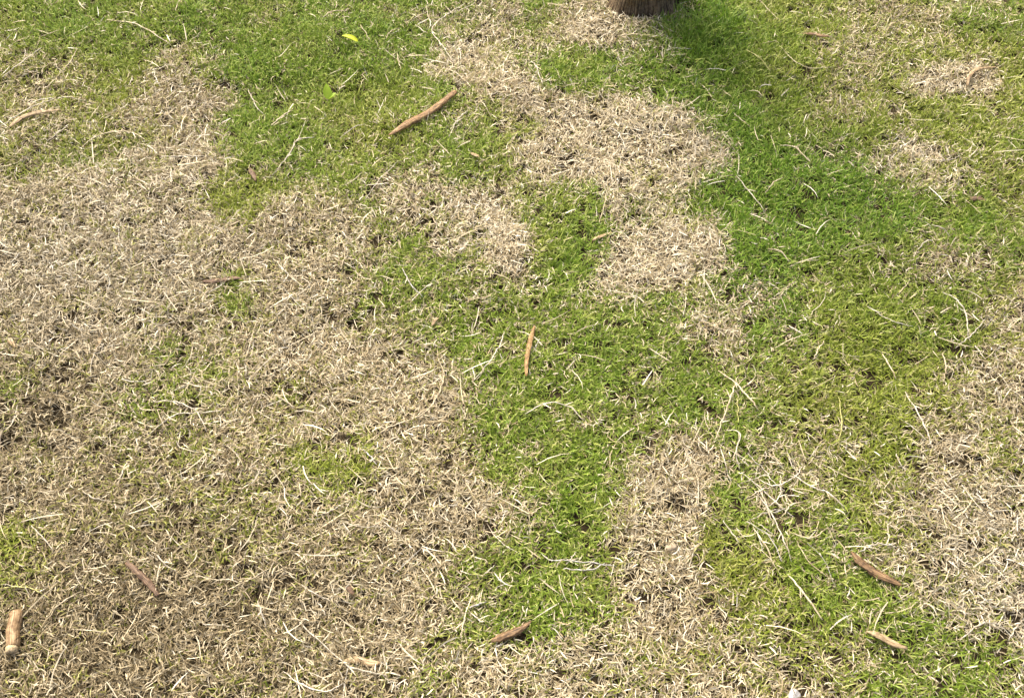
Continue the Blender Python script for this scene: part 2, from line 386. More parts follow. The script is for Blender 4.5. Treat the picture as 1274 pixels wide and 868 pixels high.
def blades_obj(name, mat, base, az0, tilt, curl, length, width, roll, twist, floats, sweep=.5):
    """many curved, tapering blades in one mesh: three joints and a tip each, five triangles"""
    n = len(az0); V = np.zeros((n, 7, 3), np.float32); p = base.astype(float).copy(); segs = 3
    sw = rng.normal(0, sweep, n)
    for s in range(segs + 1):
        t = s / segs; a = tilt + curl * t; az = az0 + sw * t
        ca, sa = np.cos(az), np.sin(az); side0 = np.stack([-sa, ca, 0 * az], -1)
        d = np.stack([ca * np.sin(a), sa * np.sin(a), np.cos(a)], -1)
        if s: p = p + d * (length / segs)[:, None]
        ra = (roll + twist * t)[:, None]
        sd = side0 * np.cos(ra) + np.cross(d, side0) * np.sin(ra)
        w = (width * (.75, 1.0, .78)[s] * .5)[:, None] if s < segs else 0
        if s < segs: V[:, 2 * s] = p - sd * w; V[:, 2 * s + 1] = p + sd * w
        else: V[:, 6] = p
    me = bpy.data.meshes.new(name); me.vertices.add(n * 7); me.vertices.foreach_set('co', V.ravel())
    li = (np.array([0, 1, 3, 2, 2, 3, 5, 4, 4, 5, 6])[None] + 7 * np.arange(n)[:, None]).astype(np.int32)
    ls = (np.array([0, 4, 8])[None] + 11 * np.arange(n)[:, None]).astype(np.int32)
    me.loops.add(n * 11); me.loops.foreach_set('vertex_index', li.ravel())
    me.polygons.add(n * 3); me.polygons.foreach_set('loop_start', ls.ravel())
    me.update(calc_edges=True)
    me.polygons.foreach_set('use_smooth', np.ones(n * 3, bool))
    put(me, 'along', 'FLOAT', 'value', np.tile(np.array([0, 0, .33, .33, .67, .67, 1], np.float32), n))
    for k, a in floats.items(): put(me, k, 'FLOAT', 'value', np.repeat(a.astype(np.float32), 7))
    me.materials.append(mat)
    o = bpy.data.objects.new(name, me); col.objects.link(o); return o

def jitter_grid(x0, x1, y0, y1, pitch):
    xs = np.arange(x0, x1, pitch); ys = np.arange(y0, y1, pitch); X, Y = np.meshgrid(xs, ys); X = X.ravel(); Y = Y.ravel()
    return X + rng.uniform(-.6, .6, X.size) * pitch, Y + rng.uniform(-.6, .6, X.size) * pitch
def turf_at(x, y): return (1 - sstep(1.9, 2.7, np.abs(x))) * (1 - sstep(3.1, 4.0, y)) * sstep(-.5, -.1, y)
def hole_keep(x, y):
    k = np.ones(x.shape)
    for (c, r) in HOLES: k *= 1 - .95 * np.exp(-((x - c[0]) ** 2 + (y - c[1]) ** 2) / (r * r * .55))
    return k
def euler(n, tilt): return np.stack([rng.normal(0, tilt, n), rng.normal(0, tilt, n), rng.uniform(0, 6.283, n)], -1)
U = lambda a, b, n: rng.uniform(a, b, n)
NEARF = .07                                         # blade by blade up to this far outside the picture, tufts beyond
SHADE = at(885, 42)                                 # tall lush grass beside the trunk, its tone darkened for the trunk's shade
G1, G2, G3, G4 = at(110, 335), at(1230, 720), at(150, 800), at(10, 500)
BAND = at(1010, 270)
def lush_shade_at(x, y): return np.exp(-(((x - SHADE[0]) / .13) ** 2 + ((y - SHADE[1]) / .15) ** 2))
def green_tone(x, y, d): return np.clip(sstep(.35, .65, fbm(x, y, .3, 77)) * .7 + sstep(1.2, 2.0, y) * .12 + lush_shade_at(x, y) * .6 + .6 * bump2(x, y, BAND, .3) - d * .5 + U(-.2, .2, x.size), 0, 1)
def green_wilt(x, y, d): return np.clip(sstep(.3, .95, d) * .7 + (fbm(x, y, .1, 79) - .46) * .9 + U(-.3, .3, x.size) - .5 * lush_shade_at(x, y) - .35 * bump2(x, y, BAND, .32), 0, .95)
def bump2(x, y, c, r): return np.exp(-((x - c[0]) ** 2 + (y - c[1]) ** 2) / (r * r))
def dead_tone(x, y): return np.clip(.30 * fbm(x, y, .2, 87) + .6 * bump2(x, y, G1, .3) + .4 * bump2(x, y, G2, .2) + U(-.25, .25, x.size), 0, 1)
PALE = [(at(790, 195), .22), (at(615, 300), .15), (at(825, 320), .15), (at(1182, 104), .12), (at(1150, 203), .10), (at(760, 45), .12), (at(600, 70), .12), (at(1240, 740), .1)]
def pale_at(x, y): return np.clip(sum(bump2(x, y, c, r) for c, r in PALE), 0, 1)
def dead_brown(x, y, d): return np.clip(1.0 * bump2(x, y, G3, .36) + .6 * bump2(x, y, G4, .22) - .8 * pale_at(x, y) + (fbm(x, y, .14, 89) - .5) * .8 + (1 - d) * .1 + U(-.2, .2, x.size), 0, 1)

# --- the lawn in view, shoot by shoot
P0, P1 = FRAME.min(0) - .1, FRAME.max(0) + .1
X, Y = jitter_grid(P0[0], P1[0], P0[1], P1[1], .0045)
k = (poly_sd(FRAME, X, Y) < NEARF) & (np.hypot(X - TREE[0], Y - TREE[1]) > .088)
X, Y = X[k], Y[k]
D = dead_share(X, Y)
pits = vnoise(X, Y, .0095, 61) * .88 + fbm(X, Y, .05, 63) * .12                # uneven growth leaves small dark pits
k = (rng.random(X.size) < hole_keep(X, Y)) & (pits + U(-.06, .06, X.size) > .345)
X, Y, D = X[k], Y[k], D[k]
isdead = rng.random(X.size) < D
def shoots(x, y, d, per):
    n = np.full(x.size, per) + (rng.random(x.size) < .3); idx = np.repeat(np.arange(x.size), n)
    first = np.concatenate([[0], np.cumsum(n)[:-1]]); j = np.arange(idx.size) - first[idx]
    return idx, j
# living grass
x, y, d = X[~isdead], Y[~isdead], D[~isdead]
i, j = shoots(x, y, d, 3)
lush = lush_shade_at(x, y); hs_ = (.72 + .5 * fbm(x, y, .06, 71)) * U(.75, 1.25, x.size) * (1 - .2 * d) * (1 + 1.15 * lush * U(.3, 1.3, x.size))
a0 = U(0, 6.283, x.size); ln = U(-.25, .25, x.size)
n = i.size
base = np.stack([x[i] + U(-.002, .002, n), y[i] + U(-.002, .002, n), ground_z(x, y)[i] + U(-.001, .006, n)], -1)
o = blades_obj('green_grass', M_GREEN, base, a0[i] + j * 2.2 + U(-.6, .6, n), np.abs(U(.1, .85, n) + ln[i]), U(.2, 1.2, n), U(.012, .025, n) * hs_[i],
               U(.0012, .0026, n) * (1 + .2 * lush[i]), U(-.6, .6, n), U(-.5, .5, n),
               {'blade_rnd': rng.random(n), 'tone': green_tone(x, y, d)[i], 'wilt': np.clip(green_wilt(x, y, d)[i] + U(-.15, .15, n), 0, 1)})
tag(o, 'short living green lawn grass growing between the dead patches', 'grass', kind='stuff')
GREEN = o; print('green blades', n)
# dead grass
x, y, d = X[isdead], Y[isdead], D[isdead]
i, j = shoots(x, y, d, 3); n = i.size
hs_ = (.6 + .75 * fbm(x, y, .05, 81)) * U(.7, 1.3, x.size) * (1 - .2 * (1 - d))
flat = rng.random(n) < .6
tilt = np.where(flat, U(1.0, 1.5, n), U(.25, 1.05, n))
base = np.stack([x[i] + U(-.004, .004, n), y[i] + U(-.004, .004, n), ground_z(x, y)[i] + np.where(flat, U(.001, .013, n), U(-.001, .005, n))], -1)
o = blades_obj('dead_grass', M_DEAD, base, U(0, 6.283, n), tilt, U(-.4, 1.1, n), U(.009, .026, n) * hs_[i], U(.0009, .0021, n), U(-1.0, 1.0, n), U(-1.2, 1.2, n),
               {'blade_rnd': rng.random(n) ** (1 - .42 * pale_at(x, y) + .25 * bump2(x, y, G3, .36))[i], 'tone': dead_tone(x, y)[i], 'wilt': dead_brown(x, y, d)[i]}, .8)
tag(o, 'dry straw-coloured dead grass matted in patches across the lawn', 'dead grass', kind='stuff')
DEAD = o; print('dead blades', n)

# --- the lawn further out, tuft by tuft
X, Y = jitter_grid(GX0, GX1, GY0, GY1, .0135)
dd_ = poly_sd(FRAME, X, Y)
k = (dd_ > NEARF - .01) & (rng.random(X.size) < (1 - .6 * sstep(.3, .9, dd_)) * turf_at(X, Y)) & (np.hypot(X - TREE[0], Y - TREE[1]) > .12)
X, Y = X[k], Y[k]; D = dead_share(X, Y); isdead = rng.random(X.size) < D
x, y, d = X[~isdead], Y[~isdead], D[~isdead]; n = x.size
h = (.72 + .5 * fbm(x, y, .06, 71)) * U(.75, 1.25, n) * (1 - .2 * d); w = U(.9, 1.15, n)
scatter(GREEN, np.stack([x, y, ground_z(x, y)], -1), euler(n, .16), np.stack([w, w, h], -1), rng.integers(0, 14, n),
        {'tone': green_tone(x, y, d), 'wilt': green_wilt(x, y, d), 'tuft_rnd': rng.random(n)}, C_GREEN)
x, y, d = X[isdead], Y[isdead], D[isdead]; n = x.size
h = (.65 + .75 * fbm(x, y, .05, 81)) * U(.7, 1.35, n); w = U(.85, 1.25, n)
scatter(DEAD, np.stack([x, y, ground_z(x, y)], -1), euler(n, .14), np.stack([w, w, h], -1), rng.integers(0, 14, n),
        {'tone': dead_tone(x, y), 'wilt': dead_brown(x, y, d), 'tuft_rnd': rng.random(n)}, C_DEAD)

# --- loose clippings on top
X, Y = jitter_grid(GX0, GX1, GY0, GY1, .026)
D = dead_share(X, Y); clump = sstep(.35, .75, fbm(X, Y, .12, 91))
k = (rng.random(X.size) < (.08 + .36 * D * (.3 + .9 * clump))) & (turf_at(X, Y) > .5) & (np.hypot(X - TREE[0], Y - TREE[1]) > .13)
x, y, d = X[k], Y[k], D[k]; n = x.size
L_ = .016 + .062 * rng.random(n) ** 1.7
base = np.stack([x, y, ground_z(x, y) + .017 - .004 * d + U(-.006, .003, n)], -1)
o = blades_obj('straw_clippings', M_STRAW, base, U(0, 6.283, n), U(1.25, 1.5, n), U(-.15, .5, n), L_, U(.0011, .0022, n), U(-.6, .6, n), U(-.8, .8, n),
               {'blade_rnd': U(.35, 1, n), 'tone': rng.random(n), 'wilt': 0 * x})
tag(o, 'loose pale straw clippings strewn thinly over the lawn', 'straw', kind='stuff')

# ------------------------------------------------------------------ tree
def tube(V, F, UU, VV, pts, radii, sides, cap=True, lump=0.0, q=rnd, wave=None):
    pts = [np.array(p, float) for p in pts]; n = len(pts); n0 = len(V)
    up = np.array([0, 0, 1.0]); t0 = pts[1] - pts[0]
    ref = np.array([1.0, 0, 0]) if abs(t0[2]) > .8 * np.linalg.norm(t0) else up
    length = 0.0
    for i in range(n):
        t = pts[min(i + 1, n - 1)] - pts[max(i - 1, 0)]; t /= np.linalg.norm(t) + 1e-12
        a = np.cross(t, ref); a /= np.linalg.norm(a) + 1e-12; b = np.cross(a, t)
        if i: length += np.linalg.norm(pts[i] - pts[i - 1])
        for k in range(sides):
            th = 2 * math.pi * k / sides
            r = radii[i] * (1 + q.uniform(-lump, lump)) * (1 if wave is None else wave(th, length))
            V.append(pts[i] + (a * math.cos(th) + b * math.sin(th)) * r); UU.append(length); VV.append(th * max(radii))
    for i in range(n - 1):
        for k in range(sides):
            a0 = n0 + i * sides + k; b0 = n0 + i * sides + (k + 1) % sides
            F.append((a0, b0, b0 + sides, a0 + sides))
    if cap:
        F.append(tuple(n0 + k for k in range(sides))[::-1]); F.append(tuple(n0 + (n - 1) * sides + k for k in range(sides)))

tz = gz(TREE[0], TREE[1])
tree = empty('tree', (TREE[0], TREE[1], tz))
tag(tree, 'tree with a rough dark brown trunk rising from the lawn', 'tree')
V, F, UU, VV = [], [], [], []
hs = [-.06, -.02] + [.009 * k for k in range(30)] + [.3, .4, .55, .75, 1.0, 1.5, 2.1, 2.8, 3.6, 4.4]
rad = [.8 * r_ for r_ in [.125, .122] + [.092 + .026 * math.exp(-k * .22) for k in range(30)] + [.09, .088, .085, .082, .079, .075, .072, .068, .064, .058]]
def ridge(th, l):          # cracked plates of bark, roots flaring at the foot
    u_, v_ = th * .1, l + .03 * math.sin(3 * th)
    n_ = float(vnoise(u_, v_ * .45, .016, 101)) - .5; n2_ = float(vnoise(u_, v_, .008, 105)) - .5; n3_ = float(vnoise(u_, v_ * .4, .05, 109)) - .5
    return 1 + .16 * n_ + .09 * n2_ + .14 * n3_ + .2 * math.exp(-l * 13) * math.sin(5 * th + 1)
tube(V, F, UU, VV, [(.012 * math.sin(h * 3), .01 * math.cos(h * 2.2), h) for h in hs], rad, 90, True, .02, rnd, ridge)
tips = []
for k in range(6):
    a = k * 1.05 + rnd.uniform(-.3, .3); b = np.array([.0, .0, 3.5 + .12 * k])
    ln = rnd.uniform(.9, 1.3); up = rnd.uniform(.7, 1.3)
    pts = [b + np.array([math.cos(a) * ln * s, math.sin(a) * ln * s, up * s ** .8 * 1.2]) for s in (0, .2, .4, .6, .8, 1)]
    tube(V, F, UU, VV, pts, [.045, .036, .029, .022, .015, .007], 10, True, .06)
    for s in (2, 3, 4, 5):
        for c in range(2):
            e = pts[s] + np.array([rnd.uniform(-.4, .4), rnd.uniform(-.4, .4), rnd.uniform(.1, .45)])
            tube(V, F, UU, VV, [pts[s], (pts[s] + e) / 2 + np.array([0, 0, .04]), e], [.012, .008, .004], 6, True)
            tips += [e, (pts[s] + e) / 2]
mesh_obj('trunk', V, F, M_TRUNK, tree, attrs={'u': UU, 'v': VV})
mcrown, nt, N, L = new_mat('tree_leaf')
blade_out(nt, ramp(nt, [(0, (.04, .08, .015)), (.6, (.07, .12, .022)), (1, (.12, .16, .04))], attr(nt, 'blade_rnd')).outputs[0], .45, .25, .4)
V, F, A, B = [], [], [], []
for t in tips:
    for k in range(30):
        p = t + np.array([rnd.gauss(0, .14), rnd.gauss(0, .14), rnd.gauss(0, .12)])
        blade(V, F, A, B, p, rnd.random() * 6.28, rnd.uniform(.9, 2.4), rnd.uniform(0, .5), rnd.uniform(.06, .11), rnd.uniform(.018, .03), rnd.uniform(-.5, .5), rnd.random(), 3)
mesh_obj('crown', V, F, mcrown, tree, attrs={'along': A, 'blade_rnd': B})

# ------------------------------------------------------------------ strips of dry bark and other single things
def catmull(P, per=7):
    P = [np.array(p, float) for p in P]
    if len(P) == 2: P = [P[0], P[0] * .5 + P[1] * .5, P[1]]
    Q = [2 * P[0] - P[1]] + P + [2 * P[-1] - P[-2]]; out = []
    for i in range(1, len(Q) - 2):
        for s in range(per):
            t = s / per; a, b, c, d = Q[i - 1], Q[i], Q[i + 1], Q[i + 2]
            out.append(.5 * (2 * b + (c - a) * t + (2 * a - 5 * b + 4 * c - d) * t * t + (3 * b - a - 3 * c + d) * t ** 3))
    out.append(P[-1]); return out
LAY = .0150
NAMED = []       # (point, short description) used for labels of straws beside them
def bark_strip(pix, width, mat, label, lift=.0, curl=2.6, split=False, near=None, tilt=0.0, name='bark_strip', cat='bark strip', taper=(.35, .25), group=None):
    """a piece of dry bark curled lengthwise into a gutter, convex side up"""
    P = [at(a, b, LAY + lift) for (a, b) in pix]
    for p in P: p[2] += gz(p[0], p[1])
    C = catmull(P, 8); org = np.array([np.mean([c[0] for c in C]), np.mean([c[1] for c in C]), min(c[2] for c in C)])
    n = len(C); V, F, UU, VV = [], [], [], []; K = 9; L_ = 0.0
    q = random.Random(int(pix[0][0] * 7 + pix[0][1]))
    for i, c in enumerate(C):
        t = i / (n - 1); tg = C[min(i + 1, n - 1)] - C[max(i - 1, 0)]; tg /= np.linalg.norm(tg)
        s = np.cross(tg, (0, 0, 1)); s /= np.linalg.norm(s); u = np.cross(s, tg)
        if i: L_ += np.linalg.norm(C[i] - C[i - 1])
        prof = min(1, taper[0] + (1 - taper[0]) * min(1, t / .22)) * min(1, taper[1] + (1 - taper[1]) * min(1, (1 - t) / .3))
        w = width * .56 * prof * (1 + q.uniform(-.13, .13)); lean = tilt + .5 * math.sin(t * 3.1 + pix[0][0]) + q.uniform(-.05, .05)
        th_ = .0011
        for (rr) in (1.0, None):
            ks = range(K) if rr else range(K - 1, -1, -1)
            for k in ks:
                a = (k / (K - 1) - .5) * curl + lean
                r = w if rr else max(w - th_, w * .45)
                bump_ = 1 + (.18 * math.sin(6 * a + 9 * t) if split else .08 * math.sin(7 * a + 5 * t))
                V.append(c + s * math.sin(a) * r * bump_ + u * (math.cos(a) * r * .62 * bump_ - .25 * w) - org); UU.append(L_); VV.append(a * width * .5)
    m = 2 * K
    for i in range(n - 1):
        for k in range(m):
            a0 = i * m + k; b0 = i * m + (k + 1) % m; F.append((a0, a0 + m, b0 + m, b0))
    F.append(tuple(range(m))); F.append(tuple((n - 1) * m + k for k in range(m))[::-1])
    o = mesh_obj(name, V, F, M_BARK[mat], attrs={'u': UU, 'v': VV}); o.location = org
    tag(o, label, cat, group)
    if near: NAMED.append((C[n // 2], near, C))
    return o
bark_strip([(484, 170), (508, 157), (538, 139), (567, 117)], .0145, 'cinnamon', 'longest cinnamon-brown strip of bark, nearly straight, lying on green grass', .004, 2.8, near='the longest bark strip', taper=(.3, .75))
bark_strip([(13, 161), (28, 149), (48, 142), (76, 137)], .012, 'tan', 'tan curved bark strip half sunk in pale grass beside a long straw', .001, 2.2, near='the tan curved bark strip')
bark_strip([(253, 352), (272, 350), (290, 346), (302, 347)], .0105, 'maroon', 'reddish brown bark strip above a small green tuft in dead grass', -.002, 2.6, near='the reddish bark strip')
bark_strip([(665, 402), (660, 420), (656, 445), (655, 467)], .0085, 'orange', 'slim orange-brown bark strip bent like a bow on green grass', .003, 2.8, near='the bow-shaped orange bark strip', taper=(.4, .5))
bark_strip([(158, 699), (170, 710), (184, 724), (195, 739)], .0105, 'maroon', 'dull maroon bark strip sunk in the dead grass near the cut stick', .0005, 2.4, near='the dull maroon bark strip', taper=(.7, .6))
bark_strip([(611, 797), (626, 791), (645, 784), (661, 773)], .0105, 'brown', 'dark-edged brown bark strip with a slight wave on green grass', .002, 2.8, True, near='the wavy brown bark strip')
bark_strip([(1060, 684), (1074, 699), (1096, 713), (1124, 727)], .0125, 'brown', 'split fibrous brown bark strip lying at the edge of dead grass', .003, 3.0, True, near='the split fibrous bark strip', taper=(.2, .3))
bark_strip([(1079, 784), (1094, 790), (1112, 799), (1130, 805)], .010, 'tan', 'light brown pointed bark strip on the green below the split one', .002, 2.6, near='the light pointed bark strip', taper=(.15, .3))
bark_strip([(998, 41), (1010, 41), (1022, 44), (1032, 46)], .009, 'brown', 'small brown bark strip lying in thin grass near the tree', .002, 2.6, near='the small treeside bark strip')
bark_strip([(1205, 104), (1208, 92), (1218, 85), (1240, 82)], .0085, 'tan', 'hooked tan bark curl lying on a small round dead patch', .004, 2.4, near='the hooked bark curl', taper=(.5, .2))
bark_strip([(737, 297), (748, 292), (762, 287)], .0065, 'tan', 'small tan bark sliver at the edge of a green tongue of grass', -.001, 2.4)
bark_strip([(428, 822), (445, 820), (462, 825), (476, 826)], .0115, 'tan', 'faded tan bark strip buried in the matted dead grass', -.004, 2.2)
bark_strip([(118, 446), (124, 430), (128, 414)], .008, 'tan', 'thin faded orange bark sliver in bleached dead grass', -.005, 2.2)
bark_strip([(537, 405), (541, 399), (546, 394)], .007, 'tan', 'tiny tan bark chip standing in mixed grass', -.001, 2.2)
bark_strip([(310, 208), (314, 215), (317, 222)], .0105, 'maroon', 'tiny dull purple-brown bark chip on a green tongue of grass', -.001, 2.4)
bark_strip([(1207, 247), (1216, 246), (1227, 249)], .010, 'maroon', 'tiny dark brown bark chip in green grass below a faded patch', -.001, 2.4)
bark_strip([(586, 193), (592, 196), (597, 198)], .0075, 'tan', 'tiny tan bark chip in the green below the longest strip', 0.0, 2.4)
bark_strip([(12, 424), (18, 430), (22, 436)], .009, 'tan', 'tiny peach-coloured bark chip in bleached dead grass', -.004, 2.4)
bark_strip([(432, 731), (436, 734), (441, 739)], .010, 'maroon', 'tiny rust-brown bark chip in dead grass by a leaning straw', -.004, 2.4)

# cut stick
p0 = at(22, 763, .012); p1 = at(17, 813, .012)
st = empty('cut_stick', (p1[0], p1[1], gz(p1[0], p1[1]) + .014))
tag(st, 'short round tan stick with a pale cut end lying in grass', 'stick')
ax = p0 - p1; V, F, UU, VV = [], [], [], []
tube(V, F, UU, VV, [ax * t + np.array([0.0012 * math.sin(9 * t), 0, 0]) for t in (.13, .15, .25, .4, .55, .7, .85, .97, 1.0)], [.0086, .0094, .0098, .0096, .0099, .0097, .0098, .0095, .0086], 20, True, .02)
mesh_obj('bark', V, F, make_fibre('stick_bark', (.19, .12, .055), (.33, .22, .11), (.47, .34, .20), .6), st, attrs={'u': UU, 'v': VV})
V, F, UU, VV = [], [], [], []
tube(V, F, UU, VV, [ax * t for t in (-.02, .02, .1, .135)], [.0078, .0090, .0093, .0082], 20, True, .02)
mesh_obj('cut_end', V, F, make_fibre('stick_wood', (.40, .30, .16), (.54, .43, .25), (.64, .53, .34), .5), st, attrs={'u': UU, 'v': VV})
NAMED.append((p0 * .5 + p1 * .5, 'the cut stick', [p0, p1]))

# stones
def stone(px, py, sx, sy, sz, c0, c1, name, label, lift=.006):
    m, nt, N, L = new_mat(name + '_rock')
    tc = node(nt, 'ShaderNodeTexCoord'); n = node(nt, 'ShaderNodeTexNoise'); n.inputs['Scale'].default_value = 160; n.inputs['Detail'].default_value = 5
    L.new(tc.outputs['Object'], n.inputs['Vector'])
    p = node(nt, 'ShaderNodeBsdfPrincipled'); L.new(ramp(nt, [(.3, c0), (.65, c1)], n.outputs[0]).outputs[0], p.inputs['Base Color']); p.inputs['Roughness'].default_value = .8
    b = node(nt, 'ShaderNodeBump'); b.inputs['Strength'].default_value = .5; b.inputs['Distance'].default_value = .001; L.new(n.outputs[0], b.inputs['Height']); L.new(b.outputs[0], p.inputs['Normal'])
    o_ = node(nt, 'ShaderNodeOutputMaterial'); L.new(p.outputs[0], o_.inputs[0])
    V, F = [], []; A_, B_ = 14, 9; q = random.Random(px)
    k1, k2, k3 = q.random() * 6, q.random() * 6, q.random() * 6
    for j in range(B_ + 1):
        ph = math.pi * j / B_
        for i in range(A_):
            th = 2 * math.pi * i / A_
            d = np.array([math.sin(ph) * math.cos(th), math.sin(ph) * math.sin(th), math.cos(ph)])
            r = 1 + .13 * math.sin(3 * d[0] + k1) + .12 * math.sin(4 * d[1] + k2) + .10 * math.sin(5 * d[2] + 3 * d[0] + k3)
            V.append(d * r * (sx, sy, sz))
    for j in range(B_):
        for i in range(A_):
            a = j * A_ + i; b = j * A_ + (i + 1) % A_; F.append((a, a + A_, b + A_, b))
    P = at(px, py, .012); o = mesh_obj(name, V, F, m); o.location = (P[0], P[1], gz(P[0], P[1]) + sz * .7 + lift); o.rotation_euler = (.2, .1, q.random() * 3)
    tag(o, label, 'stone')
stone(991, 861, .010, .009, .008, (.30, .29, .26), (.58, .57, .54), 'white_stone', 'small white stone in a bare spot of the dead grass', .003)
stone(836, 677, .010, .008, .007, (.26, .21, .13), (.40, .33, .22), 'tan_pebble', 'smooth tan pebble in the dead strip between two green strips', .003)

# young leaves
def leaf_mat(name, c0, c1):
    m, nt, N, L = new_mat(name); blade_out(nt, ramp(nt, [(0, c0), (1, c1)], attr(nt, 'along')).outputs[0], .45, .35, .4); return m
def broad_leaf(V, F, A, base, az, tilt, curl, length, width, fold=.35, segs=8):
    p = np.array(base, float); n0 = len(V)
    for s in range(segs + 1):
        t = s / segs; a = tilt + curl * t
        d = np.array([math.cos(az) * math.sin(a), math.sin(az) * math.sin(a), math.cos(a)])
        if s: p = p + d * length / segs
        side = np.array([-math.sin(az), math.cos(az), 0]); nr = np.cross(d, side)
        w = width * .5 * (math.sin(math.pi * (.06 + .92 * t) ** .8)) ** .8
        for e in (-1, -.5, 0, .5, 1):
            V.append(p + side * w * e + nr * abs(e) * w * fold); A.append(abs(e) * .6 + .4 * t)
    for s in range(segs):
        for e in range(4):
            k = n0 + s * 5 + e; F.append((k, k + 1, k + 6, k + 5))
mL1 = leaf_mat('young_leaf', (.42, .56, .06), (.30, .46, .03)); mL2 = leaf_mat('yellow_leaf', (.62, .66, .04), (.50, .58, .02))
P = at(410, 130); sd = empty('seedling', (P[0], P[1], gz(P[0], P[1]))); tag(sd, 'yellow-green broad-leaved seedling standing up in the green grass', 'seedling')
V, F, UU, VV = [], [], [], []
tube(V, F, UU, VV, [(0, 0, -.003), (.001, 0, .01), (0, -.001, .020)], [.0013, .0011, .001], 8)
mesh_obj('stem', V, F, mL1, sd, attrs={'along': [.5] * len(V)})
for (az, ti, cu, le, wi) in ((1.75, .45, .5, .032, .019), (.5, .9, .5, .021, .010)):
    V, F, A = [], [], []; broad_leaf(V, F, A, (0, 0, .019), az, ti, cu, le, wi, .3); mesh_obj('leaf', V, F, mL1, sd, attrs={'along': A})
P = at(445, 54, .02); V, F, A = [], [], []; broad_leaf(V, F, A, (0, 0, 0), 2.75, 1.05, .75, .040, .0125, .55)
o = mesh_obj('fallen_leaf', V, F, mL2, attrs={'along': A}); o.location = (P[0], P[1], gz(P[0], P[1]) + .020); tag(o, 'narrow bright yellow-green leaf folded lengthwise, fallen on the green grass', 'leaf')

